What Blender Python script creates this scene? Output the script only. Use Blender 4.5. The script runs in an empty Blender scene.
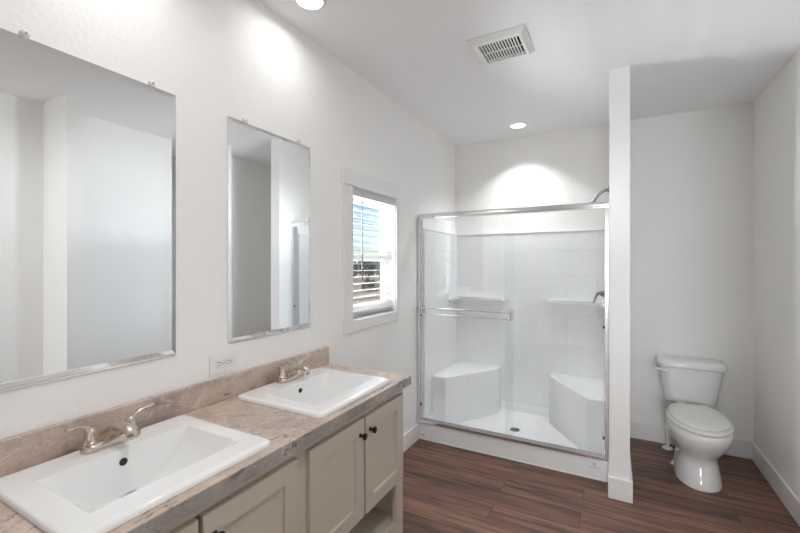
import bpy, bmesh, math, random
from mathutils import Vector, Matrix

random.seed(7)
sc = bpy.context.scene
C = sc.collection
PI = math.pi

# ------------------------------------------------------------------ camera
H_EYE, CAM_X = 1.4, 1.381
cam_d = bpy.data.cameras.new('camera')
cam = bpy.data.objects.new('camera', cam_d)
C.objects.link(cam)
cam.location = (CAM_X, 0.0, H_EYE)
cam.rotation_euler = (PI / 2, 0, 0.49697)
cam_d.sensor_width = 36.0
cam_d.lens = 36.0 * 393.7 / 800.0
cam_d.shift_y = -0.003
cam_d.clip_start = 0.02
cam_d.clip_end = 400
sc.camera = cam

# ------------------------------------------------------------------ view
sc.view_settings.view_transform = 'Standard'
sc.view_settings.look = 'None'
sc.view_settings.gamma = 1.0
sc.view_settings.use_curve_mapping = False
sc.view_settings.exposure = 0.38
sc.cycles.max_bounces = 14
sc.cycles.diffuse_bounces = 8
sc.cycles.glossy_bounces = 6
sc.cycles.transparent_max_bounces = 16
sc.cycles.sample_clamp_indirect = 6.0

# ------------------------------------------------------------------ sky
world = bpy.data.worlds.new('sky')
sc.world = world
world.use_nodes = True
wn = world.node_tree
sky = wn.nodes.new('ShaderNodeTexSky')
sky.sky_type = 'NISHITA'
sky.sun_disc = False
sky.sun_elevation = math.radians(48)
sky.sun_rotation = math.radians(100)
sky.dust_density = 0.1
sky.ozone_density = 5.0
wn.links.new(sky.outputs[0], wn.nodes['Background'].inputs[0])
wn.nodes['Background'].inputs[1].default_value = 0.10


# ------------------------------------------------------------------ lights
def lamp(name, kind, loc, target=None, **kw):
    d = bpy.data.lights.new(name, kind)
    for k, v in kw.items():
        setattr(d, k, v)
    o = bpy.data.objects.new(name, d)
    C.objects.link(o)
    o.location = loc
    if target is not None:
        o.rotation_euler = (Vector(target) - Vector(loc)).to_track_quat('-Z', 'Y').to_euler()
    return o


lamp('sun', 'SUN', (6, 2, 12), (0, 4, 0), energy=1.7, angle=0.009, color=(1.0, 0.95, 0.87))
# daylight thrown up through the window by the sunlit ground close to the house
lamp('ground_bounce', 'AREA', (-1.00, 2.2, 0.85), (0.0, 2.2, 1.45), energy=135, shape='RECTANGLE',
     size=0.9, size_y=0.3, color=(0.93, 0.96, 1.0))
# open sky in front of the window
lamp('sky_light', 'AREA', (-1.60, 2.2, 1.62), (0.0, 2.2, 1.45), energy=125, shape='RECTANGLE',
     size=1.4, size_y=0.6, color=(0.82, 0.91, 1.0))
# unseen fill lamp added behind the camera to brighten the toilet alcove
lamp('alcove_fill', 'AREA', (1.75, -4.9, 1.35), (1.75, 3.0, 1.35), energy=95, shape='RECTANGLE',
     size=1.4, size_y=1.5, color=(0.90, 0.95, 1.0))
# unseen fill disc added over the room, above the frame, without a fitting
lamp('room_fill', 'AREA', (1.35, 0.5, 2.55), (1.35, 0.5, 0), energy=8.0, shape='DISK', size=0.1, spread=math.radians(165),
     color=(0.97, 0.985, 1.0))


# ------------------------------------------------------------------ materials
def mat(name, color=(0.8, 0.8, 0.8), rough=0.5, metal=0.0, spec=0.5, coat=0.0, emit=None, estr=0.0):
    m = bpy.data.materials.new(name)
    m.use_nodes = True
    b = m.node_tree.nodes['Principled BSDF']
    b.inputs['Base Color'].default_value = (*color, 1)
    b.inputs['Roughness'].default_value = rough
    b.inputs['Metallic'].default_value = metal
    b.inputs['Specular IOR Level'].default_value = spec
    b.inputs['Coat Weight'].default_value = coat
    b.inputs['Coat Roughness'].default_value = 0.05
    if emit:
        b.inputs['Emission Color'].default_value = (*emit, 1)
        b.inputs['Emission Strength'].default_value = estr
    return m


def srgb(r, g, b):
    f = lambda c: (c / 255 / 12.92) if c <= 10 else ((c / 255 + 0.055) / 1.055) ** 2.4
    return (f(r), f(g), f(b))


def nodes(m):
    return m.node_tree.nodes, m.node_tree.links, m.node_tree.nodes['Principled BSDF']


def coords(m, scale=(1, 1, 1), rot=(0, 0, 0)):
    N, L, B = nodes(m)
    tc = N.new('ShaderNodeTexCoord')
    mp = N.new('ShaderNodeMapping')
    mp.inputs['Scale'].default_value = scale
    mp.inputs['Rotation'].default_value = rot
    L.new(tc.outputs['Object'], mp.inputs['Vector'])
    return mp.outputs['Vector']


def noise(m, vec, scale, detail=3, rough=0.5, dist=0.0):
    N, L, B = nodes(m)
    n = N.new('ShaderNodeTexNoise')
    n.inputs['Scale'].default_value = scale
    n.inputs['Detail'].default_value = detail
    n.inputs['Roughness'].default_value = rough
    n.inputs['Distortion'].default_value = dist
    L.new(vec, n.inputs['Vector'])
    return n


def ramp(m, fac, stops):
    N, L, B = nodes(m)
    r = N.new('ShaderNodeValToRGB')
    e = r.color_ramp.elements
    while len(e) < len(stops):
        e.new(0.5)
    for el, (p, c) in zip(e, stops):
        el.position = p
        el.color = (*c, 1) if len(c) == 3 else c
    L.new(fac, r.inputs['Fac'])
    return r.outputs['Color']


def mix(m, fac, a, b, blend='MIX'):
    N, L, B = nodes(m)
    x = N.new('ShaderNodeMix')
    x.data_type = 'RGBA'
    x.blend_type = blend
    for sock, v in ((0, fac), (6, a), (7, b)):
        if hasattr(v, 'is_output'):
            L.new(v, x.inputs[sock])
        elif sock == 0:
            x.inputs[0].default_value = v
        else:
            x.inputs[sock].default_value = (*v, 1)
    return x.outputs[2]


def bump(m, height, strength=0.2, dist=0.01):
    N, L, B = nodes(m)
    b = N.new('ShaderNodeBump')
    b.inputs['Strength'].default_value = strength
    b.inputs['Distance'].default_value = dist
    L.new(height, b.inputs['Height'])
    L.new(b.outputs['Normal'], B.inputs['Normal'])


def paint(name, col, rough=0.75, scale=70, strength=0.25):
    m = mat(name, col, rough, spec=0.25)
    v = coords(m)
    n = noise(m, v, scale, 3, 0.55)
    bump(m, n.outputs['Fac'], strength, 0.004)
    return m


M = {}
M['wall'] = paint('wall_paint', srgb(244, 243, 241), scale=60, strength=0.55)
M['ceiling'] = paint('ceiling_paint', srgb(243, 243, 243), scale=40, strength=0.3)
M['trim'] = mat('trim_white', srgb(236, 236, 235), 0.42)
M['vinyl'] = mat('vinyl_white', srgb(244, 244, 243), 0.4)
M['acrylic'] = mat('shower_acrylic', srgb(240, 240, 241), 0.22, coat=0.3)
M['ceramic'] = mat('vitreous_china', srgb(240, 240, 239), 0.08, coat=0.5)
M['plastic_white'] = mat('white_plastic', srgb(236, 236, 233), 0.35)
M['black'] = mat('black_metal', (0.012, 0.012, 0.012), 0.35)
M['rubber'] = mat('dark_rubber', (0.02, 0.02, 0.022), 0.6)
M['dark'] = mat('dark_void', (0.02, 0.02, 0.022), 0.9)
M['chrome'] = mat('bright_anodised_aluminium', (0.83, 0.83, 0.85), 0.16, metal=1.0)
M['chrome_dark'] = mat('polished_chrome', (0.62, 0.62, 0.63), 0.1, metal=1.0)
M['pewter'] = mat('dark_brushed_nickel', (0.30, 0.295, 0.29), 0.3, metal=1.0)
M['nickel'] = mat('brushed_nickel', srgb(206, 194, 182), 0.25, metal=1.0)
M['steel'] = mat('drain_steel', (0.32, 0.36, 0.40), 0.3, metal=1.0)
M['mirror'] = mat('silvered_mirror', (0.86, 0.875, 0.875), 0.0, metal=1.0)
M['cabinet'] = mat('greige_cabinet_paint', srgb(196, 184, 170), 0.42)
M['cabinet_in'] = mat('cabinet_melamine', srgb(190, 182, 172), 0.5)
M['clear'] = mat('clear_plastic', (0.97, 0.97, 0.97), 0.3)
M['clear'].node_tree.nodes['Principled BSDF'].inputs['Transmission Weight'].default_value = 0.35
M['lens'] = mat('lit_lens', (0.9, 0.9, 0.9), 0.5, emit=(1.0, 0.96, 0.90), estr=3.0)
M['grille'] = mat('fan_cover_plastic', srgb(232, 232, 230), 0.45)
M['slat'] = mat('blind_slat', srgb(206, 206, 204), 0.5)
M['wand'] = mat('smoky_wand', (0.10, 0.11, 0.12), 0.2)


def glass(name, tint, refl=1.0):
    m = bpy.data.materials.new(name)
    m.use_nodes = True
    N, L = m.node_tree.nodes, m.node_tree.links
    N.clear()
    out = N.new('ShaderNodeOutputMaterial')
    tr = N.new('ShaderNodeBsdfTransparent')
    tr.inputs['Color'].default_value = (*tint, 1)
    gl = N.new('ShaderNodeBsdfGlossy')
    gl.inputs['Roughness'].default_value = 0.0
    gl.inputs['Color'].default_value = (refl, refl, refl, 1)
    geo = N.new('ShaderNodeNewGeometry')
    ior = N.new('ShaderNodeMapRange')
    ior.inputs['To Min'].default_value = 1.5
    ior.inputs['To Max'].default_value = 1 / 1.5
    L.new(geo.outputs['Backfacing'], ior.inputs['Value'])
    fr = N.new('ShaderNodeFresnel')
    L.new(ior.outputs[0], fr.inputs['IOR'])
    mx = N.new('ShaderNodeMixShader')
    L.new(fr.outputs[0], mx.inputs[0])
    L.new(tr.outputs[0], mx.inputs[1])
    L.new(gl.outputs[0], mx.inputs[2])
    L.new(mx.outputs[0], out.inputs['Surface'])
    return m


M['glass'] = glass('shower_glass', (0.975, 0.985, 0.98))
M['pane'] = glass('window_glass', (0.985, 0.99, 0.99))


def floor_material():
    m = mat('vinyl_plank_floor', (0.1, 0.06, 0.04), 0.42, spec=0.35)
    N, L, B = nodes(m)
    v = coords(m)
    br = N.new('ShaderNodeTexBrick')
    br.offset = 0.37
    br.offset_frequency = 2
    for k, val in (('Scale', 1.0), ('Mortar Size', 0.0012), ('Mortar Smooth', 0.1), ('Bias', 0.0),
                   ('Brick Width', 1.22), ('Row Height', 0.152)):
        br.inputs[k].default_value = val
    br.inputs['Color1'].default_value = (0, 0, 0, 1)
    br.inputs['Color2'].default_value = (1, 1, 1, 1)
    br.inputs['Mortar'].default_value = (0.5, 0.5, 0.5, 1)
    L.new(v, br.inputs['Vector'])
    # shift the grain from plank to plank
    sep = N.new('ShaderNodeSeparateColor')
    L.new(br.outputs['Color'], sep.inputs[0])
    add = N.new('ShaderNodeVectorMath')
    add.operation = 'MULTIPLY_ADD'
    comb = N.new('ShaderNodeCombineXYZ')
    for i in range(3):
        L.new(sep.outputs[0], comb.inputs[i])
    L.new(comb.outputs[0], add.inputs[0])
    add.inputs[1].default_value = (7.0, 5.0, 3.0)
    L.new(v, add.inputs[2])
    mp = N.new('ShaderNodeMapping')
    mp.inputs['Scale'].default_value = (1.1, 17, 1)
    L.new(add.outputs[0], mp.inputs['Vector'])
    n1 = noise(m, mp.outputs[0], 1.6, 5, 0.6, 0.6)
    mp2 = N.new('ShaderNodeMapping')
    mp2.inputs['Scale'].default_value = (3.0, 90, 1)
    L.new(add.outputs[0], mp2.inputs['Vector'])
    n2 = noise(m, mp2.outputs[0], 2.0, 4, 0.6)
    c = ramp(m, n1.outputs['Fac'], [(0.28, srgb(66, 52, 46)), (0.42, srgb(104, 80, 69)), (0.56, srgb(138, 102, 86)),
                                    (0.75, srgb(152, 122, 106))])
    fine = ramp(m, n2.outputs['Fac'], [(0.3, (0.72, 0.70, 0.69)), (0.65, (1.06, 1.05, 1.05))])
    c = mix(m, 0.8, c, fine, 'MULTIPLY')
    tone = ramp(m, sep.outputs[0], [(0.0, (0.78, 0.76, 0.76)), (1.0, (1.14, 1.12, 1.10))])
    c = mix(m, 0.9, c, tone, 'MULTIPLY')
    c = mix(m, br.outputs['Fac'], c, srgb(48, 34, 29))
    L.new(c, B.inputs['Base Color'])
    bump(m, n2.outputs['Fac'], 0.06, 0.002)
    return m


M['floor'] = floor_material()


def laminate(name, grey):
    """marbled laminate; grey=1 paints shade and cool light into the front edge"""
    m = mat(name, (0.5, 0.42, 0.37), 0.3, spec=0.4)
    N, L, B = nodes(m)
    v = coords(m)
    big = noise(m, v, 4.5, 5, 0.6, 0.5)
    med = noise(m, v, 22, 6, 0.7, 0.4)
    fine = noise(m, v, 120, 3, 0.7)
    warm = [(0.32, srgb(160, 148, 140)), (0.46, srgb(194, 176, 163)), (0.60, srgb(208, 188, 173)), (0.74, srgb(180, 168, 160))]
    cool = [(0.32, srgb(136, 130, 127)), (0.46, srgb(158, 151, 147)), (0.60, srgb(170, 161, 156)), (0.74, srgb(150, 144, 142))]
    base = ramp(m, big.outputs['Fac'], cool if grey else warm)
    mott = ramp(m, med.outputs['Fac'], [(0.32, (0.74, 0.72, 0.72)), (0.47, (0.96, 0.95, 0.94)), (0.68, (1.10, 1.10, 1.10))])
    base = mix(m, 0.9, base, mott, 'MULTIPLY')
    spk = ramp(m, fine.outputs['Fac'], [(0.35, (0.84, 0.83, 0.82)), (0.6, (1.05, 1.05, 1.05))])
    base = mix(m, 0.6, base, spk, 'MULTIPLY')
    # thin dark veins where a warped noise crosses its middle value
    vn = noise(m, coords(m, (1.0, 0.6, 1.0), (0.4, 0.2, 0.6)), 5.5, 5, 0.6, 0.9)
    vein = ramp(m, vn.outputs['Fac'], [(0.488, (0, 0, 0)), (0.497, (1, 1, 1)), (0.503, (1, 1, 1)), (0.512, (0, 0, 0))])
    gate = noise(m, v, 6.0, 3)
    gt = ramp(m, gate.outputs['Fac'], [(0.48, (0, 0, 0)), (0.62, (0.85, 0.85, 0.85))])
    base = mix(m, mix(m, 1.0, vein, gt, 'MULTIPLY'), base, srgb(92, 80, 78))
    lt = noise(m, coords(m, (1, 0.5, 1), (0.1, 0.5, 2.0)), 5.0, 5, 0.6, 0.8)
    wv = ramp(m, lt.outputs['Fac'], [(0.485, (0, 0, 0)), (0.5, (0.38, 0.38, 0.38)), (0.515, (0, 0, 0))])
    base = mix(m, wv, base, srgb(228, 216, 208))
    L.new(base, B.inputs['Base Color'])
    return m


M['laminate'] = laminate('marble_laminate', 0)
M['laminate_shaded'] = laminate('marble_laminate_shaded_edge', 1)  # same laminate, greyed to paint in the shade on the front edge


def tile_acrylic():
    m = mat('shower_acrylic_tile_relief', srgb(238, 238, 240), 0.24, coat=0.25)
    N, L, B = nodes(m)
    tc = N.new('ShaderNodeTexCoord')
    sp = N.new('ShaderNodeSeparateXYZ')
    L.new(tc.outputs['Object'], sp.inputs[0])
    ad = N.new('ShaderNodeMath')
    ad.operation = 'ADD'
    L.new(sp.outputs[0], ad.inputs[0])
    L.new(sp.outputs[1], ad.inputs[1])
    cb = N.new('ShaderNodeCombineXYZ')
    L.new(ad.outputs[0], cb.inputs[0])
    L.new(sp.outputs[2], cb.inputs[1])
    br = N.new('ShaderNodeTexBrick')
    br.offset = 0.0
    for k, val in (('Scale', 1.0), ('Mortar Size', 0.004), ('Mortar Smooth', 0.6), ('Brick Width', 0.108), ('Row Height', 0.108)):
        br.inputs[k].default_value = val
    L.new(cb.outputs[0], br.inputs['Vector'])
    inv = N.new('ShaderNodeMath')
    inv.operation = 'SUBTRACT'
    inv.inputs[0].default_value = 1.0
    L.new(br.outputs['Fac'], inv.inputs[1])
    bump(m, inv.outputs[0], 0.45, 0.005)
    return m


M['tile'] = tile_acrylic()


def dirt():
    m = mat('desert_ground', srgb(196, 170, 140), 0.95, spec=0.1)
    N, L, B = nodes(m)
    n = noise(m, coords(m), 0.5, 6, 0.65)
    L.new(ramp(m, n.outputs['Fac'], [(0.3, srgb(150, 128, 100)), (0.5, srgb(200, 172, 142)), (0.7, srgb(222, 196, 168))]), B.inputs['Base Color'])
    return m


def leafy():
    m = mat('dusty_foliage', srgb(92, 98, 70), 0.8, spec=0.2)
    N, L, B = nodes(m)
    n = noise(m, coords(m), 2.5, 5, 0.7)
    L.new(ramp(m, n.outputs['Fac'], [(0.3, srgb(58, 64, 46)), (0.6, srgb(104, 108, 80)), (0.8, srgb(140, 138, 108))]), B.inputs['Base Color'])
    return m


M['dirt'] = dirt()
M['leaf'] = leafy()
M['wood'] = mat('shrub_wood', srgb(96, 80, 62), 0.9)


# ------------------------------------------------------------------ mesh helpers
class MB:
    """collects shapes (in world coordinates) for ONE mesh object"""

    def __init__(self):
        self.bm = bmesh.new()

    def box(self, x0, y0, z0, x1, y1, z1, bevel=0.0, seg=2, m=None):
        r = bmesh.ops.create_cube(self.bm, size=1.0)
        vs = r['verts']
        bmesh.ops.scale(self.bm, vec=(x1 - x0, y1 - y0, z1 - z0), verts=vs)
        bmesh.ops.translate(self.bm, vec=((x0 + x1) / 2, (y0 + y1) / 2, (z0 + z1) / 2), verts=vs)
        if bevel:
            es = list({e for v in vs for e in v.link_edges})
            rr = bmesh.ops.bevel(self.bm, geom=es, offset=bevel, segments=seg, profile=0.5, affect='EDGES')
            vs = list({v for f in rr['faces'] for v in f.verts} | {v for v in vs if v.is_valid})
        if m:
            bmesh.ops.transform(self.bm, matrix=m, verts=vs)
        return vs

    def loft(self, rings, close=True, cap0=True, cap1=True):
        R = [[self.bm.verts.new(p) for p in ring] for ring in rings]
        n = len(R[0])
        for a, b in zip(R, R[1:]):
            for i in range(n if close else n - 1):
                j = (i + 1) % n
                self.bm.faces.new((a[i], a[j], b[j], b[i]))
        if cap0:
            self.bm.faces.new(list(reversed(R[0])))
        if cap1:
            self.bm.faces.new(R[-1])
        return R

    def tube(self, pts, rad, n=14, flat=None):
        """rad: number or list; flat: list of (side, up) radius multipliers"""
        pts = [Vector(p) for p in pts]
        if not isinstance(rad, (list, tuple)):
            rad = [rad] * len(pts)
        rings = []
        prev = None
        for i, p in enumerate(pts):
            t = (pts[min(i + 1, len(pts) - 1)] - pts[max(i - 1, 0)]).normalized()
            if prev is None:
                ref = Vector((0, 0, 1)) if abs(t.z) < 0.9 else Vector((1, 0, 0))
                side = t.cross(ref).normalized()
            else:
                side = (prev - t * prev.dot(t)).normalized()
            prev = side
            up = side.cross(t).normalized()
            fs, fu = flat[i] if flat else (1, 1)
            rings.append([p + side * math.cos(a) * rad[i] * fs + up * math.sin(a) * rad[i] * fu
                          for a in (2 * PI * k / n for k in range(n))])
        return self.loft(rings)

    def lathe(self, prof, center, axis='z', n=32, cap0=True, cap1=True):
        """prof: list of (radius, height)"""
        c = Vector(center)
        rings = []
        for r, h in prof:
            ring = []
            for k in range(n):
                a = 2 * PI * k / n
                u, w = r * math.cos(a), r * math.sin(a)
                if axis == 'z':
                    p = Vector((u, w, h))
                elif axis == 'x':
                    p = Vector((h, u, w))
                else:
                    p = Vector((w, h, u))
                ring.append(c + p)
            rings.append(ring)
        return self.loft(rings, cap0=cap0, cap1=cap1)

    def prism(self, outline, z0, z1, bevel=0.0, seg=2):
        a = [self.bm.verts.new((x, y, z0)) for x, y in outline]
        b = [self.bm.verts.new((x, y, z1)) for x, y in outline]
        n = len(outline)
        top = self.bm.faces.new(b)
        self.bm.faces.new(list(reversed(a)))
        for i in range(n):
            j = (i + 1) % n
            self.bm.faces.new((a[i], a[j], b[j], b[i]))
        if bevel:
            bmesh.ops.bevel(self.bm, geom=list(top.edges), offset=bevel, segments=seg, profile=0.5, affect='EDGES')

    def plate(self, us, vs, w0, w1, holes=(), axes='xyz'):
        """a slab on a grid of cut lines us x vs, thickness w0..w1; holes: cells (i, j) left open"""
        def P(u, v, w):
            d = {axes[0]: u, axes[1]: v, axes[2]: w}
            return (d['x'], d['y'], d['z'])
        cache = {}

        def V(i, j, k):
            if (i, j, k) not in cache:
                cache[i, j, k] = self.bm.verts.new(P(us[i], vs[j], (w0, w1)[k]))
            return cache[i, j, k]
        nu, nv = len(us) - 1, len(vs) - 1
        full = lambda i, j: 0 <= i < nu and 0 <= j < nv and (i, j) not in holes
        for i in range(nu):
            for j in range(nv):
                if not full(i, j):
                    continue
                self.bm.faces.new((V(i, j, 1), V(i + 1, j, 1), V(i + 1, j + 1, 1), V(i, j + 1, 1)))
                self.bm.faces.new((V(i, j, 0), V(i, j + 1, 0), V(i + 1, j + 1, 0), V(i + 1, j, 0)))
                for (di, dj, a, b) in ((-1, 0, (i, j), (i, j + 1)), (1, 0, (i + 1, j + 1), (i + 1, j)),
                                       (0, -1, (i + 1, j), (i, j)), (0, 1, (i, j + 1), (i + 1, j + 1))):
                    if not full(i + di, j + dj):
                        self.bm.faces.new((V(*a, 0), V(*b, 0), V(*b, 1), V(*a, 1)))

    def build(self, name, material, parent=None, base=None, smooth=None, kind=None, label=None):
        o0 = Vector(base) if base is not None else (WORLD[parent] if parent is not None else Vector((0, 0, 0)))
        bmesh.ops.recalc_face_normals(self.bm, faces=self.bm.faces)
        bmesh.ops.translate(self.bm, vec=-o0, verts=self.bm.verts)
        me = bpy.data.meshes.new(name)
        self.bm.to_mesh(me)
        self.bm.free()
        me.materials.append(material)
        if smooth is not None:
            for p in me.polygons:
                p.use_smooth = True
            me.set_sharp_from_angle(angle=math.radians(smooth))
        o = bpy.data.objects.new(name, me)
        C.objects.link(o)
        WORLD[o] = o0
        if parent is not None:
            o.parent = parent
            o.location = o0 - WORLD[parent]
        else:
            o.location = o0
        if kind:
            o['kind'] = kind
        if label:
            o['label'] = label
        return o


WORLD = {}


def thing(name, label, cat, loc=(0, 0, 0), group=None):
    o = bpy.data.objects.new(name, None)
    C.objects.link(o)
    o.empty_display_size = 0.05
    o.location = loc
    o['label'] = label
    o['category'] = cat
    if group:
        o['group'] = group
    WORLD[o] = Vector(loc)
    return o


def tag(o, label, cat, group=None):
    o['label'] = label
    o['category'] = cat
    if group:
        o['group'] = group
    return o


def copy_tree(root, loc, label=None):
    r = root.copy()
    C.objects.link(r)
    r.location = loc
    if label:
        r['label'] = label
    for ch in root.children:
        c = ch.copy()
        C.objects.link(c)
        c.parent = r
        for g in ch.children:
            d = g.copy()
            C.objects.link(d)
            d.parent = c
    return r


def rrect(x0, y0, x1, y1, r, n=6):
    pts = []
    for cx, cy, a0 in ((x1 - r, y0 + r, -PI / 2), (x1 - r, y1 - r, 0), (x0 + r, y1 - r, PI / 2), (x0 + r, y0 + r, PI)):
        for k in range(n + 1):
            a = a0 + PI / 2 * k / n
            pts.append((cx + r * math.cos(a), cy + r * math.sin(a)))
    return pts


# ------------------------------------------------------------------ room shell
XR, YB, HC = 2.265, 3.694, 2.565          # right wall, far wall, ceiling
YREAR = -1.60
YFILL = -5.0                                # far end of the space added for the alcove fill lamp
PX0, PX1, PY = 1.358, 1.466, 2.679        # partition between shower and toilet
WY0, WY1, WZ0, WZ1 = 1.937, 2.475, 1.060, 1.868   # window opening

b = MB()
b.box(-0.16, YFILL - 0.12, -0.08, XR + 0.12, YB + 0.12, 0.0)
b.build('floor', M['floor'], kind='structure')
b = MB()
b.box(-0.16, YFILL - 0.12, HC, XR + 0.12, YB + 0.12, HC + 0.1)
b.build('ceiling', M['ceiling'], kind='structure')
b = MB()
b.plate([YFILL - 0.12, WY0, WY1, YB + 0.12], [0.0, WZ0, WZ1, HC], -0.118, 0.0, holes={(1, 1)}, axes='yzx')
b.build('wall_left', M['wall'], kind='structure')
b = MB()
b.box(0.0, YB, 0.0, XR, YB + 0.12, HC)
b.build('wall_far', M['wall'], kind='structure')
b = MB()
b.box(XR, YFILL - 0.12, 0.0, XR + 0.12, YB + 0.12, HC)
b.build('wall_right', M['wall'], kind='structure')
b = MB()
b.plate([0.0, 1.40, 2.20, XR], [0.0, 2.06, HC], YREAR - 0.12, YREAR, holes={(1, 0)}, axes='xzy')  # opening added to let the alcove fill lamp through
b.build('wall_rear', M['wall'], kind='structure')
b = MB()
b.box(0.0, YFILL - 0.12, 0.0, XR, YFILL, HC)
b.build('wall_fill_end', M['wall'], kind='structure')  # closes the unseen space added around the fill lamp
b = MB()
b.box(PX0, PY, 0.0, PX1, YB, HC)
b.build('wall_partition', M['wall'], kind='structure')
b = MB()
b.box(1.905, 1.277, 0.0, XR, 1.372, HC)
b.build('wall_stub', M['wall'], kind='structure')

BBH, BBT = 0.128, 0.014


def board(name, *boxes):
    q = MB()
    for bx in boxes:
        q.box(*bx, bevel=0.003, seg=1)
    return q.build(name, M['trim'], kind='structure')


board('baseboard_left', (0.0, 1.712, 0, BBT, 2.846, BBH))
board('baseboard_far', (PX1, YB - BBT, 0, XR, YB, BBH))
board('baseboard_right', (XR - BBT, 1.372, 0, XR, YB - BBT, BBH), (XR - BBT, YREAR, 0, XR, 1.277, BBH))
board('baseboard_partition', (PX0 - 0.006, PY - BBT, 0, PX1 + BBT, PY, BBH),
      (PX0 - 0.006, PY, 0, PX0, 2.846, BBH), (PX1, PY, 0, PX1 + BBT, YB - BBT, BBH))
board('baseboard_stub', (1.905 - BBT, 1.277 - BBT, 0, XR - BBT, 1.277, BBH), (1.905 - BBT, 1.277, 0, 1.905, 1.372, BBH),
      (1.905 - BBT, 1.372, 0, XR - BBT, 1.372 + BBT, BBH))

# ------------------------------------------------------------------ window
win = thing('window_1', 'white framed window in the left wall beyond the mirrors', 'window', (0, (WY0 + WY1) / 2, WZ0))
win['kind'] = 'structure'
b = MB()
b.box(0.0, 1.842, 0.995, 0.014, WY0, WZ1, 0.002, 1)
b.box(0.0, WY1, 0.995, 0.014, 2.512, WZ1, 0.002, 1)
b.box(0.0, WY0, 0.995, 0.014, WY1, WZ0, 0.002, 1)
b.box(0.0, 1.834, WZ1, 0.018, 2.518, 1.962, 0.002, 1)
b.build('casing', M['trim'], win)
b = MB()
t = 0.004
b.box(-0.070, WY0, WZ0, 0.0, WY0 + t, WZ1)
b.box(-0.070, WY1 - t, WZ0, 0.0, WY1, WZ1)
b.box(-0.070, WY0 + t, WZ1 - t, 0.0, WY1 - t, WZ1)
b.box(-0.070, WY0 + t, WZ0, 0.0, WY1 - t, WZ0 + t)
b.build('jamb_liner', M['trim'], win)
b = MB()
b.plate([WY0, WY0 + 0.018, WY1 - 0.018, WY1], [WZ0, WZ0 + 0.04, WZ1 - 0.03, WZ1], -0.115, -0.070, holes={(1, 1)}, axes='yzx')
b.build('window_frame', M['vinyl'], win)
b = MB()
zm = 1.440
b.plate([WY0 + 0.018, WY0 + 0.032, WY1 - 0.032, WY1 - 0.018], [WZ0 + 0.04, WZ0 + 0.07, zm - 0.02, zm + 0.02], -0.096, -0.074,
        holes={(1, 1)}, axes='yzx')
b.build('lower_sash', M['vinyl'], win)
b = MB()
b.box(-0.112, WY0 + 0.018, zm - 0.018, -0.0965, WY1 - 0.018, zm + 0.022)
b.build('upper_sash_rail', M['vinyl'], win)
b = MB()
b.box(-0.107, WY0 + 0.018, zm + 0.022, -0.103, WY1 - 0.018, WZ1 - 0.03)
b.build('pane', M['pane'], win)
b = MB()
b.box(-0.087, WY0 + 0.032, WZ0 + 0.07, -0.083, WY1 - 0.032, zm - 0.02)
b.build('pane', M['pane'], win)

# ------------------------------------------------------------------ outdoors
b = MB()
b.box(-140, -60, -0.75, 60, 200, -0.65)
b.build('ground', M['dirt'], kind='structure')


def shrub(x, y, r, h):
    t_ = thing('desert_shrub', 'dark green desert shrub on tan ground seen through the window', 'shrub', (x, y, -0.65), 'desert shrubs beyond the window')
    q = MB()
    for k in range(4):
        a = random.uniform(0, 2 * PI)
        q.tube([(x, y, -0.65), (x + 0.2 * r * math.cos(a), y + 0.2 * r * math.sin(a), -0.65 + h * 0.3),
                (x + 0.5 * r * math.cos(a), y + 0.5 * r * math.sin(a), -0.65 + h * 0.7)], [0.09, 0.06, 0.03], 6)
    q.build('stem', M['wood'], t_)
    q = MB()
    for k in range(420):
        # leaf sprigs scattered through a rounded crown
        a, e, d = random.uniform(0, 2 * PI), random.uniform(-0.5, 1.3), random.uniform(0.35, 1.0)
        c = Vector((x + r * d * math.cos(a) * math.cos(e), y + r * d * math.sin(a) * math.cos(e), -0.65 + h * 0.48 + h * 0.52 * d * math.sin(e)))
        s = random.uniform(0.16, 0.34)
        u = Vector((random.gauss(0, 1), random.gauss(0, 1), random.gauss(0, 1))).normalized()
        w = u.orthogonal().normalized()
        n_ = u.cross(w) * 0.06 * s
        vs_ = [q.bm.verts.new(p) for p in (c - u * s, c - w * s * 0.5 + n_, c + u * s, c + w * s * 0.5 + n_)]
        q.bm.faces.new(vs_)
    q.build('foliage', M['leaf'], t_)


dirv = Vector((-0.55, 0.835, 0))
lat = Vector((0.835, 0.55, 0))
for dist, off, r, h in ((42, -9.5, 2.0, 2.7), (47.5, -5.6, 1.9, 2.5), (42, -2.6, 1.9, 2.6), (48, 0.2, 1.9, 2.8), (42, 2.6, 1.9, 2.6),
                        (48, 5.3, 1.9, 2.6), (42, 8.0, 2.0, 2.7), (33, -2.6, 0.7, 0.95), (30, 0.3, 0.6, 0.7), (34, 2.9, 0.7, 0.9),
                        (54.5, -2.9, 2.1, 3.0), (55, 2.8, 2.1, 3.0)):
    p = Vector((CAM_X, 0, 0)) + dirv * dist + lat * off
    shrub(p.x, p.y, r, h)

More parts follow.
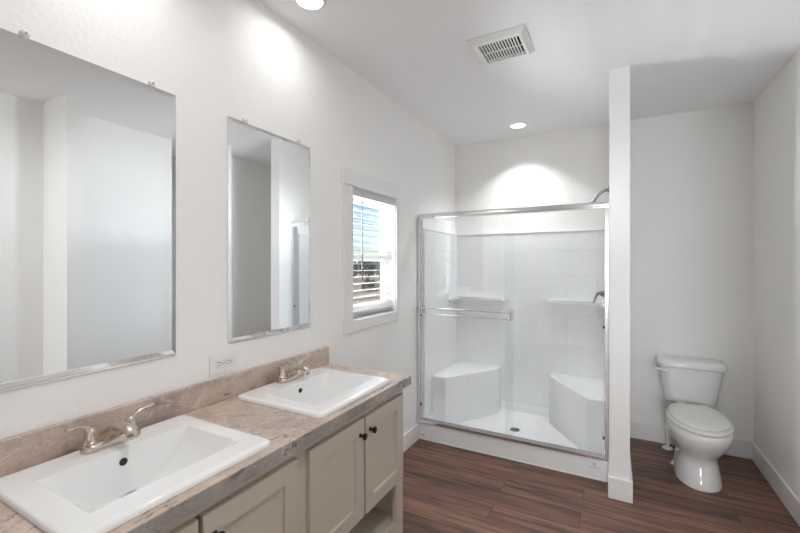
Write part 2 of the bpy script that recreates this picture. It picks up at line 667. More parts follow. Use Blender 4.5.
# ------------------------------------------------------------------ blind
blind = thing('window_blind', 'white horizontal slat blind hanging open in the window', 'blind', (-0.04, (WY0 + WY1) / 2, WZ1 - 0.005))
BX = -0.042
by0, by1 = WY0 + 0.012, WY1 - 0.012
b = MB()
b.box(BX - 0.026, by0, WZ1 - 0.045, BX + 0.026, by1, WZ1 - 0.004)
b.build('headrail', M['slat'], blind)
b = MB()
b.box(BX + 0.028, WY0 + 0.006, WZ1 - 0.050, BX + 0.040, WY1 - 0.006, WZ1 - 0.005, 0.003, 2)
b.build('valance', M['slat'], blind)
b = MB()
z = WZ1 - 0.085
tilt = Matrix.Rotation(math.radians(1), 4, 'Y')
while z > WZ0 + 0.07:
    b.box(-0.0180, by0, -0.0011, 0.0180, by1, 0.0011, m=Matrix.Translation((BX, 0, z)) @ tilt)
    z -= 0.0425
b.build('slats', M['slat'], blind)
b = MB()
b.box(BX - 0.025, by0, WZ0 + 0.026, BX + 0.025, by1, WZ0 + 0.046, 0.004, 2)
b.build('bottom_rail', M['slat'], blind)
for yy in (by0 + 0.09, by1 - 0.09):
    b = MB()
    for dx in (-0.0195, 0.0195):
        b.tube([(BX + dx, yy, WZ0 + 0.046), (BX + dx, yy, WZ1 - 0.045)], 0.0009, 5)
    b.build('ladder_cord', M['slat'], blind)
b = MB()
b.tube([(BX + 0.034, 2.062, WZ1 - 0.052), (BX + 0.036, 2.062, 1.30)], 0.0035, 8)
b.build('tilt_wand', M['wand'], blind)

# ------------------------------------------------------------------ vanity
VX, VY0, VY1 = 0.482, 0.190, 1.686        # face frame front, ends
vanity = thing('vanity_cabinet', 'greige double vanity cabinet with four shaker doors over an open shelf', 'cabinet', (0.25, (VY0 + VY1) / 2, 0))
b = MB()
b.box(0.002, VY0, 0.0, VX - 0.019, VY0 + 0.018, 0.819)
b.box(0.002, VY1 - 0.018, 0.0, VX - 0.019, VY1, 0.819)
b.box(0.002, 0.957, 0.185, VX - 0.019, 0.975, 0.60)
b.box(0.002, VY0 + 0.018, 0.185, 0.012, VY1 - 0.018, 0.70)
b.box(0.012, VY0 + 0.018, 0.385, VX - 0.019, VY1 - 0.018, 0.400)
b.build('carcass', M['cabinet_in'], vanity)
b = MB()
b.plate([VY0, 0.262, 0.937, 1.012, 1.618, VY1], [0.0, 0.105, 0.182, 0.388, 0.40, 0.782, 0.819], VX - 0.019, VX,
        holes={(1, 0), (2, 0), (3, 0), (1, 2), (3, 2), (1, 4), (3, 4)}, axes='yzx')
b.build('face_frame', M['cabinet'], vanity)
b = MB()
b.box(0.012, VY0 + 0.018, 0.166, VX - 0.020, VY1 - 0.018, 0.184)
b.build('shelf', M['cabinet'], vanity)
b = MB()
b.box(0.405, VY0 + 0.018, 0.0, 0.417, VY1 - 0.018, 0.104)
b.build('toe_board', M['cabinet'], vanity)


def shaker(y0, y1, knob_y, z0=0.385, z1=0.783):
    q = MB()
    x0, x1, s = VX + 0.001, VX + 0.0195, 0.058
    e = 0.0025
    # frame front with a small eased edge and a recessed panel
    rings = []
    for (d, x) in ((0, x0), (0, x1 - e), (e, x1), (s, x1), (s + 0.0015, x1 - 0.010)):
        rings.append([(x, y0 + d, z0 + d), (x, y1 - d, z0 + d), (x, y1 - d, z1 - d), (x, y0 + d, z1 - d)])
    q.loft(rings)
    door = q.build('door', M['cabinet'], vanity)
    q = MB()
    kz = z1 - 0.060
    q.lathe([(0.0085, 0.0), (0.0085, 0.003), (0.005, 0.006), (0.005, 0.012), (0.011, 0.017), (0.0135, 0.022), (0.0125, 0.027), (0.006, 0.029)],
            (x1, knob_y, kz), 'x', 20)
    q.build('knob', M['black'], door, smooth=40, label='round black cabinet knob')


shaker(0.272, 0.604, 0.604 - 0.030)
shaker(0.616, 0.946, 0.616 + 0.030)
shaker(1.003, 1.322, 1.322 - 0.030)
shaker(1.334, 1.656, 1.334 + 0.030)

# ------------------------------------------------------------------ worktop with cut-outs for the sinks
SINKS = (0.605, 1.322)
CT = 0.860
top = thing('countertop', 'pinkish beige marble laminate countertop with grey veins on the vanity', 'countertop', (0.26, 0.94, 0.82))
b = MB()
ys = [0.172]
for s in SINKS:
    ys += [s - 0.215, s + 0.215]
ys.append(1.700)
b.plate([0.002, 0.085, 0.455, 0.5185], ys, 0.820, CT, holes={(1, 1), (1, 3)})
eb = [e for e in b.bm.edges if len(e.link_faces) == 2 and e.calc_face_angle(0) > 1 and all(v.co.z > 0.85 for v in e.verts)
      and (all(v.co.x > 0.51 for v in e.verts) or all(v.co.y > 1.69 for v in e.verts))]
bmesh.ops.bevel(b.bm, geom=eb, offset=0.0025, segments=2, affect='EDGES')
b.build('worktop', M['laminate'], top)
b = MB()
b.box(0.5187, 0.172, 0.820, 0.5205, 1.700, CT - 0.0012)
b.build('front_edge', M['laminate_shaded'], top, label='marbled front edge with its shade painted in grey')
b = MB()
b.box(0.002, 0.172, CT + 0.0005, 0.021, 1.700, 0.951, 0.0015, 1)
b.build('backsplash', M['laminate'], top)

# ------------------------------------------------------------------ sinks
SW, SD, SR = 0.250, 0.218, 0.022          # half width (y), half depth (x), corner radius
SX = 0.268
RIM = 0.016


def grade(a, b_, n):
    return [a + (b_ - a) * (0.5 - 0.5 * math.cos(PI * k / n)) for k in range(n + 1)]


def make_sink(cy, label):
    root = thing('sink', label, 'sink', (SX, cy, CT), 'rectangular drop-in sinks')
    # opening of the bowl in local coordinates (x towards the room, y along the wall)
    ox0, ox1, oy = -0.112, 0.143, 0.190
    D = 0.124

    def zz(x, y):
        if x <= ox0 or x >= ox1 or abs(y) >= oy:
            return 0.0
        u = abs(y) / oy
        f = 1 - u ** 2.5
        f = f * 0.93 + 0.07 * min(1, (1 - u) / 0.12)
        gb = min(1.0, (x - ox0) / 0.022)
        gf = min(1.0, (ox1 - x) / 0.075)
        g = (1 - (1 - gb) ** 2.2) * (1 - (1 - gf) ** 2.4)
        return -D * f * g
    xs = [-SD, -SD + 0.004, -SD + 0.009] + grade(-SD + 0.02, ox0 - 0.004, 5) + [ox0 - 0.001] + [ox0 + d for d in (0.0, 0.002, 0.005, 0.009, 0.014, 0.019, 0.023)] + \
        [ox0 + 0.03 + (ox1 - ox0 - 0.03) * k / 26 for k in range(26)] + [ox1 - 0.003, ox1, ox1 + 0.003] + grade(ox1 + 0.008, SD - 0.02, 4) + [SD - 0.009, SD - 0.004, SD]
    yh = [SW, SW - 0.004, SW - 0.009, SW - 0.022, SW - 0.04, oy + 0.008, oy + 0.003, oy, oy - 0.003] + [oy * (1 - k / 24) for k in range(1, 24)]
    ys_ = yh + [0.0] + [-v for v in reversed(yh)]
    ys_.sort()
    q = MB()
    grid = []
    nx, ny = len(xs), len(ys_)

    def place(x, y):
        # pull the square corners in onto an arc
        ax, ay = abs(x) - (SD - SR), abs(y) - (SW - SR)
        if ax > 0 and ay > 0:
            m_ = max(ax, ay)
            l = math.hypot(ax, ay)
            ax, ay = ax * m_ / l, ay * m_ / l
            x = math.copysign(SD - SR + ax, x)
            y = math.copysign(SW - SR + ay, y)
        # distance to outer edge -> eased rim
        dx, dy = SD - abs(x), SW - abs(y)
        ex, ey = abs(x) - (SD - SR), abs(y) - (SW - SR)
        d = SR - math.hypot(ex, ey) if (ex > 0 and ey > 0) else min(dx, dy)
        d = max(0.0, d)
        drop = 0.005 * (1 - min(1, d / 0.009)) ** 2
        return x, y, RIM - drop + zz(x, y)
    for x in xs:
        grid.append([q.bm.verts.new((SX + p[0], cy + p[1], CT + p[2])) for p in (place(x, y) for y in ys_)])
    for i in range(nx - 1):
        for j in range(ny - 1):
            q.bm.faces.new((grid[i][j], grid[i + 1][j], grid[i + 1][j + 1], grid[i][j + 1]))
    loop = [grid[i][0] for i in range(nx)] + [grid[nx - 1][j] for j in range(1, ny)] + [grid[i][ny - 1] for i in range(nx - 2, -1, -1)] + \
           [grid[0][j] for j in range(ny - 2, 0, -1)]
    low = [q.bm.verts.new((v.co.x, v.co.y, CT + 0.0006)) for v in loop]
    low2 = [q.bm.verts.new((SX + (v.co.x - SX) * 0.965, cy + (v.co.y - cy) * 0.97, CT + 0.0006)) for v in loop]
    n = len(loop)
    for i in range(n):
        j = (i + 1) % n
        q.bm.faces.new((loop[i], loop[j], low[j], low[i]))
        q.bm.faces.new((low[i], low[j], low2[j], low2[i]))
    q.build('basin', M['ceramic'], root, smooth=50)
    # overflow hole in the rear wall of the bowl
    q = MB()
    q.lathe([(0.0105, 0.0), (0.0105, 0.0022), (0.0085, 0.003)], (SX + ox0 + 0.0035, cy + 0.002, CT - 0.020), 'x', 20)
    q.build('overflow_hole', M['rubber'], root, smooth=40)
    q = MB()
    zb = CT + RIM - D
    dx_ = SX - 0.058
    q.lathe([(0.030, -0.004), (0.030, 0.0015), (0.027, 0.0025)], (dx_, cy, zb + 0.002), 'z', 28)
    dr = q.build('drain_flange', M['chrome_dark'], root, smooth=40)
    q = MB()
    q.lathe([(0.020, 0.0), (0.020, 0.006), (0.014, 0.010), (0.004, 0.011)], (dx_, cy, zb + 0.0048), 'z', 24)
    q.build('stopper', M['chrome_dark'], dr, smooth=40)
    return root


sink1 = make_sink(SINKS[0], 'white rectangular drop-in sink nearest the camera, below the larger-looking mirror')
sink2 = copy_tree(sink1, (SX, SINKS[1], CT), 'white rectangular drop-in sink at the far end of the vanity countertop')

# ------------------------------------------------------------------ faucets
FX, FZ = 0.092, CT + RIM


def arc_pts(pts, n=8):
    """Catmull-Rom through the given points"""
    P = [Vector(p) for p in pts]
    P = [P[0] * 2 - P[1]] + P + [P[-1] * 2 - P[-2]]
    out = []
    for i in range(1, len(P) - 2):
        for k in range(n):
            t_ = k / n
            a, b_, c, d = P[i - 1], P[i], P[i + 1], P[i + 2]
            out.append(0.5 * ((2 * b_) + (c - a) * t_ + (2 * a - 5 * b_ + 4 * c - d) * t_ ** 2 + (3 * b_ - a - 3 * c + d) * t_ ** 3))
    out.append(P[-2])
    return out


def lerp_list(vals, n):
    out = []
    for i in range(n):
        f = i / (n - 1) * (len(vals) - 1)
        k = min(int(f), len(vals) - 2)
        out.append(vals[k] + (vals[k + 1] - vals[k]) * (f - k))
    return out


def make_faucet(cy, label):
    root = thing('faucet', label, 'faucet', (FX, cy, FZ), 'two-handle faucets')
    q = MB()

    def stad(hw, r, z_):
        pts = []
        for s_, a0 in ((1, 0), (-1, PI)):
            for k in range(13):
                a = a0 + PI * k / 12
                pts.append((FX + r * math.cos(a), cy + s_ * hw + r * math.sin(a), FZ + z_))
        return pts
    q.loft([stad(0.0505, 0.0255, 0.0003), stad(0.0505, 0.0265, 0.004), stad(0.0505, 0.0255, 0.014), stad(0.0505, 0.0225, 0.020), stad(0.0505, 0.016, 0.0225)])
    q.build('base_plate', M['nickel'], root, smooth=50)
    q = MB()
    path = arc_pts([(FX - 0.008, cy, FZ + 0.020), (FX + 0.010, cy, FZ + 0.040), (FX + 0.040, cy, FZ + 0.058), (FX + 0.078, cy, FZ + 0.061), (FX + 0.104, cy, FZ + 0.050)], 7)
    n = len(path)
    rr = lerp_list([0.024, 0.020, 0.0165, 0.0150, 0.0135], n)
    fl = [(a, b_) for a, b_ in zip(lerp_list([1.45, 1.2, 1.05, 1.0, 1.0], n), lerp_list([0.85, 0.85, 0.85, 0.85, 0.8], n))]
    q.tube(path, rr, 20, fl)
    sp = q.build('spout', M['nickel'], root, smooth=50)
    q = MB()
    q.lathe([(0.0095, 0.0), (0.0095, -0.007), (0.008, -0.008)], (FX + 0.100, cy, FZ + 0.0415), 'z', 20)
    q.build('aerator', M['chrome_dark'], sp, smooth=40)
    for s_ in (-1, 1):
        hy = cy + s_ * 0.0515
        q = MB()
        q.lathe([(0.0215, 0.0228), (0.0215, 0.0255), (0.0195, 0.027), (0.0165, 0.042), (0.0140, 0.055), (0.0105, 0.063), (0.004, 0.0655)], (FX - 0.002, hy, FZ), 'z', 28)
        hd = q.build('handle', M['nickel'], root, smooth=50)
        q = MB()
        path = arc_pts([(FX - 0.002, hy - s_ * 0.002, FZ + 0.046), (FX - 0.001, hy + s_ * 0.010, FZ + 0.066), (FX + 0.003, hy + s_ * 0.032, FZ + 0.078), (FX + 0.008, hy + s_ * 0.062, FZ + 0.0815)], 7)
        n = len(path)
        q.tube(path, lerp_list([0.0125, 0.0105, 0.0080, 0.0065], n), 14, list(zip(lerp_list([1.0, 1.0, 1.05, 1.1], n), lerp_list([0.95, 0.7, 0.45, 0.35], n))))
        q.build('lever', M['nickel'], hd, smooth=50)
    return root


fa = make_faucet(SINKS[0] + 0.005, 'brushed nickel two-handle faucet on the near sink')
copy_tree(fa, (FX, SINKS[1] + 0.015, FZ), 'brushed nickel two-handle faucet on the far sink')


# ------------------------------------------------------------------ mirrors
def mirror(y0, y1, z0, z1, label):
    root = thing('wall_mirror', label, 'mirror', (0.0, (y0 + y1) / 2, z0), 'frameless bevelled mirrors over the vanity')
    q = MB()
    bv = 0.016
    rings = []
    for d, x in ((0, 0.0015), (0, 0.0040), (bv, 0.0062)):
        rings.append([(x, y0 + d, z0 + d), (x, y1 - d, z0 + d), (x, y1 - d, z1 - d), (x, y0 + d, z1 - d)])
    q.loft(rings)
    q.build('mirror_glass', M['mirror'], root)
    q = MB()
    q.box(0.0, y0 + 0.002, z0 - 0.006, 0.0085, y1 - 0.002, z0 - 0.0004, 0.0008, 1)
    q.build('bottom_channel', M['chrome'], root)
    for f in (0.17, 0.83):
        yy = y0 + (y1 - y0) * f
        q = MB()
        q.lathe([(0.0105, 0.0005), (0.0105, 0.0075), (0.0105, 0.0105), (0.0075, 0.0135), (0.002, 0.0145)], (0, yy, z1 + 0.008), 'x', 18)
        cl = q.build('clip', M['clear'], root, smooth=40)
        q = MB()
        q.lathe([(0.0035, 0.0146), (0.003, 0.0160)], (0, yy, z1 + 0.008), 'x', 12)
        q.build('screw', M['chrome_dark'], cl, smooth=40)
    return root


mirror(0.360, 0.856, 1.080, 2.004, 'frameless mirror above the near sink, cut by the left edge of the photo')
mirror(1.072, 1.566, 1.080, 2.002, 'frameless mirror above the far sink, between the near mirror and the window')

# ------------------------------------------------------------------ outlet
out = thing('wall_outlet', 'white duplex wall outlet just above the backsplash between the mirrors', 'outlet', (0, 1.052, 1.005))
b = MB()
b.box(0.0003, 0.990, 0.967, 0.006, 1.114, 1.042, 0.002, 2)
b.build('cover_plate', M['plastic_white'], out)
for yy in (1.0325, 1.0715):
    b = MB()
    b.box(0.0062, yy - 0.0165, 0.9885, 0.0085, yy + 0.0165, 1.0205, 0.004, 3)
    rc = b.build('receptacle', M['plastic_white'], out)
    b = MB()
    for dz in (-0.0065, 0.0065):
        b.box(0.0084, yy - 0.008, 1.0045 + dz - 0.0012, 0.0090, yy + 0.001, 1.0045 + dz + 0.0012)
    b.lathe([(0.0028, 0.0084), (0.0028, 0.0090)], (0, yy + 0.0085, 1.0045), 'x', 10)
    b.build('slots', M['dark'], rc)
b = MB()
b.lathe([(0.003, 0.0062), (0.0026, 0.0074)], (0, 1.052, 1.0045), 'x', 12)
b.build('screw', M['chrome'], out)

# ------------------------------------------------------------------ ceiling fittings


def downlight(x, y, r, label, watts, spread):
    root = thing('recessed_downlight', label, 'ceiling light', (x, y, HC), 'recessed ceiling lights')
    q = MB()
    q.lathe([(r, -0.0002), (r, -0.003), (r - 0.004, -0.006), (r * 0.80, -0.0075), (r * 0.78, -0.004), (r * 0.78, -0.0003)], (x, y, HC), 'z', 40)
    q.build('trim_ring', M['plastic_white'], root, smooth=40)
    q = MB()
    q.lathe([(r * 0.77, -0.0078), (r * 0.70, -0.0092), (r * 0.3, -0.0105), (0.003, -0.0108)], (x, y, HC), 'z', 40)
    q.build('lens', M['lens'], root, smooth=40)
    lamp('downlight_lamp', 'AREA', (x, y, HC - 0.013), (x, y, 0), energy=watts, shape='DISK', size=0.1, spread=math.radians(spread), color=(0.985, 0.985, 0.99))
    return root


downlight(0.205, 1.335, 0.072, 'lit round ceiling downlight above the mirrors, cut by the top edge', 1.05, 168)
downlight(0.678, 3.370, 0.072, 'lit round ceiling downlight above the shower', 4.9, 108)
lamp('downlight_lamp', 'AREA', (0.205, 0.605, HC - 0.013), (0.205, 0.605, 0), energy=1.5, shape='DISK', size=0.1,
     spread=math.radians(150), color=(0.985, 0.985, 0.99))       # the fitting over the near sink, above the frame

fan = thing('exhaust_fan', 'white square exhaust fan grille on the ceiling in front of the shower', 'exhaust fan', (0.855, 2.10, HC))
fx0, fx1, fy0, fy1 = 0.706, 1.002, 1.965, 2.238
gx0, gx1, gy0, gy1 = fx0 + 0.050, fx1 - 0.038, fy0 + 0.045, fy1 - 0.035
b = MB()


def ring(x0, y0, x1, y1, z):
    return [(x0, y0, z), (x1, y0, z), (x1, y1, z), (x0, y1, z)]


b.loft([ring(fx0, fy0, fx1, fy1, HC - 0.0003), ring(fx0, fy0, fx1, fy1, HC - 0.006), ring(fx0 + 0.022, fy0 + 0.022, fx1 - 0.022, fy1 - 0.022, HC - 0.024),
        ring(gx0, gy0, gx1, gy1, HC - 0.026), ring(gx0, gy0, gx1, gy1, HC - 0.008)], cap0=False, cap1=False)
b.build('cover', M['grille'], fan)
b = MB()
b.box(gx0, gy0, HC - 0.0075, gx1, gy1, HC - 0.006)
b.build('inner_cavity', M['dark'], fan)
b = MB()
n = 14
for k in range(1, n):
    x = gx0 + (gx1 - gx0) * k / n
    b.box(x - 0.0032, gy0, HC - 0.0258, x + 0.0032, gy1, HC - 0.021)
for f in (0.5,):
    y = gy0 + (gy1 - gy0) * f
    b.box(gx0, y - 0.002, HC - 0.023, gx1, y + 0.002, HC - 0.019)
b.build('grille_bars', M['grille'], fan)

# ------------------------------------------------------------------ shower
SY = 2.854
SX0, SX1 = 0.003, 1.3565
base = thing('shower_stall', 'white moulded shower stall with tile relief, two corner seats and a raised curb', 'shower', (0.68, 3.27, 0))
b = MB()
# profile of the pan from the outer foot of the curb over its top and down to the floor of the pan


def pan_ring(fy, sx, by_, z):
    return [(SX0 + sx, fy, z), (SX1 - sx, fy, z), (SX1 - sx, by_, z), (SX0 + sx, by_, z)]


bk = YB - 0.003
b.loft([pan_ring(SY, 0, bk, 0.0005), pan_ring(SY, 0, bk, 0.134), pan_ring(SY + 0.003, 0.0, bk, 0.139), pan_ring(SY + 0.010, 0.002, bk, 0.141),
        pan_ring(SY + 0.075, 0.030, bk - 0.03, 0.139), pan_ring(SY + 0.085, 0.034, bk - 0.034, 0.130), pan_ring(SY + 0.105, 0.042, bk - 0.04, 0.062),
        pan_ring(SY + 0.135, 0.075, bk - 0.075, 0.050), pan_ring(SY + 0.30, 0.5, bk - 0.30, 0.042)])
b.build('basin', M['acrylic'], base, smooth=35)
b = MB()
b.box(SX0, SY - 0.007, 0.0003, SX1 - 0.012, SY - 0.0003, 0.012, 0.003, 2)
b.build('caulk_bead', M['vinyl'], base)
b = MB()
b.lathe([(0.040, 0.0), (0.040, 0.003), (0.034, 0.0045), (0.010, 0.0035)], (0.672, 3.285, 0.0425), 'z', 28)
dr = b.build('drain', M['steel'], base, smooth=40)
b = MB()
for k in range(8):
    a = 2 * PI * k / 8
    b.lathe([(0.0045, 0.0046), (0.0045, 0.0052)], (0.672 + 0.021 * math.cos(a), 3.285 + 0.021 * math.sin(a), 0.0425), 'z', 8)
b.build('drain_holes', M['dark'], dr)
# moulded maker's mark on the right of the curb and a small weep slot at its left
b = MB()
b.lathe([(0.011, -0.0014), (0.010, -0.0004)], (1.272, SY, 0.098), 'y', 18)
b.box(1.240, SY - 0.0014, 0.074, 1.304, SY - 0.0004, 0.081)
M['emboss'] = mat('embossed_acrylic_mark', srgb(206, 207, 210), 0.3)
b.build('moulded_mark', M['emboss'], base)
b = MB()
b.box(0.030, SY - 0.0016, 0.034, 0.052, SY - 0.0003, 0.041)
b.build('weep_slot', M['steel'], base)

sur = base
ST = 1.690
T = 0.024
yb0, yb1 = YB - T, YB - 0.003
z0 = 0.1415
b = MB()
b.box(SX0 + T, yb0, z0, SX1 - T, yb1, ST - 0.012)
b.build('back_panel', M['tile'], sur)
b = MB()
b.box(SX0, SY + 0.062, z0, SX0 + T, yb1, ST - 0.012)
b.build('side_panel', M['tile'], sur)
b = MB()
b.box(SX1 - T, SY + 0.062, z0, SX1, yb1, ST - 0.012)
b.build('side_panel', M['tile'], sur)
b = MB()
b.box(SX0, yb0 - 0.008, ST - 0.0118, SX1, yb1, ST, 0.004, 2)
b.box(SX0, SY + 0.062, ST - 0.0118, SX0 + T + 0.008, yb0 - 0.008, ST, 0.004, 2)
b.box(SX1 - T - 0.008, SY + 0.062, ST - 0.0118, SX1, yb0 - 0.008, ST, 0.004, 2)
b.build('top_lip', M['acrylic'], sur)
xl, xr, yk = SX0 + T + 0.0005, SX1 - T - 0.0005, yb0 - 0.0005
for s_ in (0, 1):
    mx = (lambda x: x) if s_ == 0 else (lambda x: xl + xr - x)
    pts = [(xl, 3.075), (0.145, 3.075), (0.460, 3.560), (0.460, yk), (xl, yk)]
    pts = [(mx(x), y) for x, y in pts]
    if s_:
        pts = list(reversed(pts))
    b = MB()
    b.prism(pts, 0.046, 0.452, 0.010, 3)
    b.build('corner_seat', M['acrylic'], sur, smooth=50)
    pts = [(xl, 3.44), (0.055, 3.45), (0.085, 3.58), (0.17, 3.618), (0.475, 3.622), (0.492, 3.64), (0.492, yk), (xl, yk)]
    pts = [(mx(x), y) for x, y in pts]
    if s_:
        pts = list(reversed(pts))
    b = MB()
    b.prism(pts, 1.062, 1.090, 0.006, 2)
    b.build('ledge', M['acrylic'], sur, smooth=50)

# sliding door enclosure
enc = thing('shower_enclosure', 'silver framed sliding glass shower door enclosure on the white curb', 'shower door', (0.68, SY + 0.03, 0.14))
b = MB()
prof = [(2.828, 1.7600), (2.826, 1.7800), (2.832, 1.7960), (2.845, 1.8010), (2.880, 1.8010), (2.893, 1.7960), (2.897, 1.7800), (2.895, 1.7600)]
b.loft([[(SX0 + 0.001, y, z) for y, z in prof], [(SX1 - 0.003, y, z) for y, z in prof]])
b.build('header_rail', M['chrome'], enc, smooth=30)
b = MB()
b.box(SX0 + 0.001, 2.838, 1.7565, SX0 + 0.022, 2.846, 1.7595)
b.box(SX0 + 0.004, 2.8262, 1.768, SX0 + 0.018, 2.8275, 1.776)
b.build('header_bracket', M['chrome_dark'], enc)
b = MB()
b.plate([2.834, 2.838, 2.861, 2.865, 2.888, 2.892], [0.1412, 0.1465, 0.160], SX0 + 0.024, SX1 - 0.026, holes={(1, 1), (3, 1)}, axes='yzx')
b.build('bottom_track', M['chrome'], enc)
for x0, x1 in ((SX0 + 0.001, SX0 + 0.023), (SX1 - 0.025, SX1 - 0.003)):
    b = MB()
    b.box(x0, 2.834, 0.1412, x1, 2.892, 1.7562, 0.002, 1)
    jb = b.build('wall_jamb', M['chrome'], enc)
    for z_ in (0.985, 0.275):
        b = MB()
        xa = (x1 + 0.0003, x1 + 0.011) if x0 < 0.5 else (x0 - 0.011, x0 - 0.0003)
        b.box(xa[0], 2.836, z_, xa[1], 2.846, z_ + 0.020, 0.003, 2)
        b.build('bumper', M['rubber'], jb)


def panel(x0, x1, y, bar=False):
    q = MB()
    q.box(x0, y - 0.003, 0.163, x1, y + 0.003, 1.748)
    door = q.build('sliding_door', M['glass'], enc)
    q = MB()
    q.box(x0, y - 0.006, 0.1625, x0 + 0.006, y + 0.006, 1.7485)
    if bar:
        q.build('edge_strip', M['chrome_dark'], door)
    else:
        q.bm.free()
    if bar:
        # towel bar of two slim rails between end brackets
        yb_ = y - 0.052
        zc, hh = 1.036, 0.027
        q = MB()
        for zr, rz in ((zc + hh - 0.004, 0.0065), (zc - hh + 0.003, 0.0042)):
            q.tube([(x0 + 0.034, yb_, zr), (x1 - 0.014, yb_, zr)], rz, 14)
        q.build('towel_bar', M['chrome'], door, smooth=60)
        for xa in (x0 + 0.022, x1 - 0.0155):
            q = MB()
            q.box(xa, yb_ - 0.010, zc - 0.034, xa + 0.0135, y - 0.0033, zc + 0.034, 0.003, 2)
            q.build('bracket', M['chrome_dark'], door)
    return door


panel(0.030, 0.756, 2.8495, True)
panel(0.690, 1.322, 2.8765)

# shower head arm and valve on the partition side
arm = thing('shower_spray', 'grey chrome shower arm and head rising above the door rail', 'shower head', (SX1 + 0.009, 3.27, 1.93))
xw = PX0
b = MB()
b.lathe([(0.030, -0.0005), (0.028, -0.005), (0.012, -0.012)], (xw, 3.27, 1.945), 'x', 24)
b.build('flange', M['pewter'], arm, smooth=40)
b = MB()
b.tube(arc_pts([(xw - 0.010, 3.27, 1.945), (xw - 0.035, 3.27, 1.942), (xw - 0.075, 3.27, 1.915), (xw - 0.100, 3.27, 1.880)], 6), 0.0105, 14)
b.build('arm', M['pewter'], arm, smooth=60)
b = MB()
path = [(xw - 0.098, 3.27, 1.884), (xw - 0.106, 3.27, 1.870), (xw - 0.112, 3.27, 1.860), (xw - 0.122, 3.27, 1.842), (xw - 0.126, 3.27, 1.836)]
b.tube(path, [0.012, 0.015, 0.017, 0.031, 0.030], 24)
b.build('spray_head', M['pewter'], arm, smooth=40)

valve = thing('shower_valve', 'grey lever shower valve beside the right door jamb', 'shower valve', (SX1 - T, 3.27, 1.18))
xv = SX1 - T
b = MB()
b.lathe([(0.050, -0.0006), (0.049, -0.003), (0.040, -0.006), (0.030, -0.012), (0.026, -0.030), (0.022, -0.036)], (xv, 3.27, 1.185), 'x', 32)
b.build('escutcheon', M['pewter'], valve, smooth=40)
b = MB()
p_ = arc_pts([(xv - 0.034, 3.27, 1.188), (xv - 0.052, 3.27, 1.182), (xv - 0.066, 3.268, 1.160), (xv - 0.082, 3.266, 1.108)], 6)
b.tube(p_, lerp_list([0.017, 0.014, 0.010, 0.007], len(p_)), 14)
b.build('lever', M['pewter'], valve, smooth=60)

# ------------------------------------------------------------------ toilet (nose towards -y)
TX = 1.872
toilet = thing('toilet', 'white two-piece toilet with closed lid against the far wall', 'toilet', (TX, YB, 0))


def egg(cy, w, lf, lb, z, n=40, pw=2.0, sq=2.0):
    """horizontal outline: half width w, front length lf (towards -y), back length lb"""
    pts = []
    for k in range(n):
        a = 2 * PI * k / n
        s, c = math.sin(a), math.cos(a)
        e = 2.0 / (sq if c < 0 else pw)
        x = -0.006 + 0.945 * w * math.copysign(abs(s) ** e, s)
        y = (lf if c > 0 else lb) * math.copysign(abs(c) ** e, c)
        pts.append((TX + x, cy - y, z))
    return pts


bowl_c = 3.165
b = MB()
b.loft([egg(3.20, 0.131, 0.184, 0.30, 0.0005, sq=3.5),
        egg(3.20, 0.132, 0.186, 0.30, 0.012, sq=3.5),
        egg(3.20, 0.124, 0.169, 0.30, 0.060, sq=3.2),
        egg(3.20, 0.113, 0.146, 0.30, 0.120, sq=3),
        egg(3.19, 0.107, 0.128, 0.30, 0.160, sq=2.8),
        egg(3.18, 0.118, 0.150, 0.30, 0.195, sq=2.6),
        egg(3.175, 0.146, 0.200, 0.31, 0.240, sq=2.6),
        egg(3.17, 0.169, 0.238, 0.32, 0.288, sq=2.6),
        egg(3.165, 0.180, 0.257, 0.32, 0.333, sq=2.6),
        egg(3.165, 0.182, 0.261, 0.32, 0.360, sq=2.6),
        egg(3.165, 0.177, 0.256, 0.32, 0.372, sq=2.6),
        egg(3.165, 0.166, 0.244, 0.31, 0.376, sq=2.6)])
b.build('bowl', M['ceramic'], toilet, smooth=60)
for sx in (-1, 1):
    b = MB()
    b.lathe([(0.016, 0.0005), (0.016, 0.010), (0.012, 0.020), (0.004, 0.024)], (TX - 0.006 + sx * 0.118, 3.33, 0.0), 'z', 16)
    b.build('bolt_cap', M['plastic_white'], toilet, smooth=50)
b = MB()
b.loft([egg(3.165, 0.160, 0.238, 0.235, 0.3775, sq=3), egg(3.165, 0.164, 0.243, 0.235, 0.3835, sq=3), egg(3.165, 0.179, 0.260, 0.24, 0.3845, sq=3), egg(3.165, 0.180, 0.261, 0.24, 0.3930, sq=3),
        egg(3.165, 0.175, 0.255, 0.235, 0.398, sq=3)])
b.build('seat', M['plastic_white'], toilet, smooth=50)
b = MB()
b.loft([egg(3.175, 0.146, 0.220, 0.235, 0.3995, sq=3), egg(3.175, 0.150, 0.225, 0.235, 0.4055, sq=3), egg(3.175, 0.166, 0.244, 0.24, 0.4065, sq=3), egg(3.175, 0.166, 0.244, 0.24, 0.413, sq=3),
        egg(3.175, 0.156, 0.232, 0.23, 0.418, sq=3), egg(3.175, 0.10, 0.15, 0.16, 0.421, sq=3)])
b.build('lid', M['plastic_white'], toilet, smooth=50)
for sx in (-0.07, 0.07):
    b = MB()
    b.tube([(TX + sx - 0.022, 3.428, 0.406), (TX + sx + 0.022, 3.428, 0.406)], 0.011, 14)
    b.build('hinge', M['plastic_white'], toilet, smooth=50)


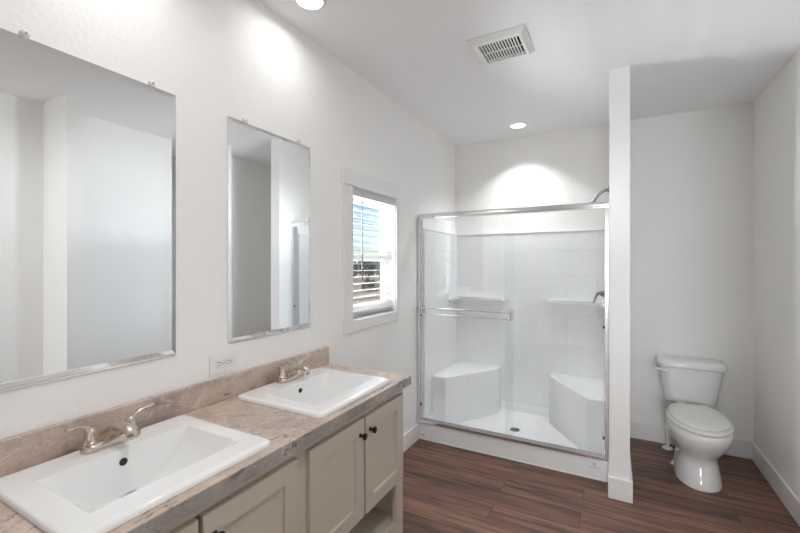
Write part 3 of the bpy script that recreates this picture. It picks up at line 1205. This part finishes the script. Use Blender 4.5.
def tank_ring(hw, dep, z, bow=0.022, n=12, r=0.03):
    """front bowed outline; back flat"""
    yb_ = YB - 0.022
    pts = []
    for k in range(n + 1):
        f = -1 + 2 * k / n
        edge = (max(0, abs(f) - 0.80) / 0.20) ** 2
        pts.append((TX + 0.005 + hw * f, yb_ - dep - bow * (1 - f * f) + edge * r, z))
    pts += [(TX + 0.005 + hw, yb_, z), (TX + 0.005 - hw, yb_, z)]
    return pts


b = MB()
b.loft([tank_ring(0.138, 0.125, 0.3765), tank_ring(0.152, 0.138, 0.384), tank_ring(0.162, 0.148, 0.44), tank_ring(0.180, 0.160, 0.55), tank_ring(0.192, 0.166, 0.628), tank_ring(0.193, 0.166, 0.641)])
b.build('tank', M['ceramic'], toilet, smooth=50)
b = MB()
b.loft([tank_ring(0.200, 0.174, 0.6425), tank_ring(0.207, 0.181, 0.647), tank_ring(0.209, 0.183, 0.662), tank_ring(0.207, 0.181, 0.680), tank_ring(0.198, 0.172, 0.690), tank_ring(0.178, 0.150, 0.694)])
b.build('tank_lid', M['ceramic'], toilet, smooth=50)
b = MB()
yl = YB - 0.022 - 0.166 - 0.006
b.lathe([(0.013, 0.006), (0.013, -0.006), (0.010, -0.012)], (TX - 0.152, yl - 0.006, 0.616), 'y', 18)
p_ = arc_pts([(TX - 0.152, yl - 0.016, 0.616), (TX - 0.178, yl - 0.020, 0.621), (TX - 0.216, yl - 0.014, 0.624)], 6)
b.tube(p_, lerp_list([0.0115, 0.0095, 0.0105], len(p_)), 12)
b.build('flush_lever', M['plastic_white'], toilet, smooth=50)

sup = thing('water_supply', 'white water supply pipe and floor flange behind the toilet on its left', 'water pipe', (1.742, 3.60, 0))
b = MB()
b.lathe([(0.036, 0.0004), (0.034, 0.008), (0.020, 0.015), (0.0125, 0.017)], (1.742, 3.60, 0), 'z', 24)
b.build('floor_flange', M['plastic_white'], sup, smooth=50)
b = MB()
b.tube([(1.742, 3.60, 0.0175), (1.742, 3.60, 0.12)], 0.010, 14)
b.build('stub_pipe', M['plastic_white'], sup, smooth=50)
b = MB()
b.lathe([(0.014, 0.1205), (0.016, 0.125), (0.016, 0.155), (0.011, 0.160)], (1.742, 3.60, 0), 'z', 16)
b.tube([(1.742, 3.612, 0.138), (1.742, 3.655, 0.138)], 0.011, 12)
b.build('stop_valve', M['plastic_white'], sup, smooth=50)
b = MB()
b.tube(arc_pts([(1.742, 3.60, 0.1605), (1.738, 3.595, 0.22), (1.748, 3.595, 0.29), (1.765, 3.60, 0.3740)], 6), 0.006, 10)
b.build('supply_hose', M['plastic_white'], sup, smooth=60)
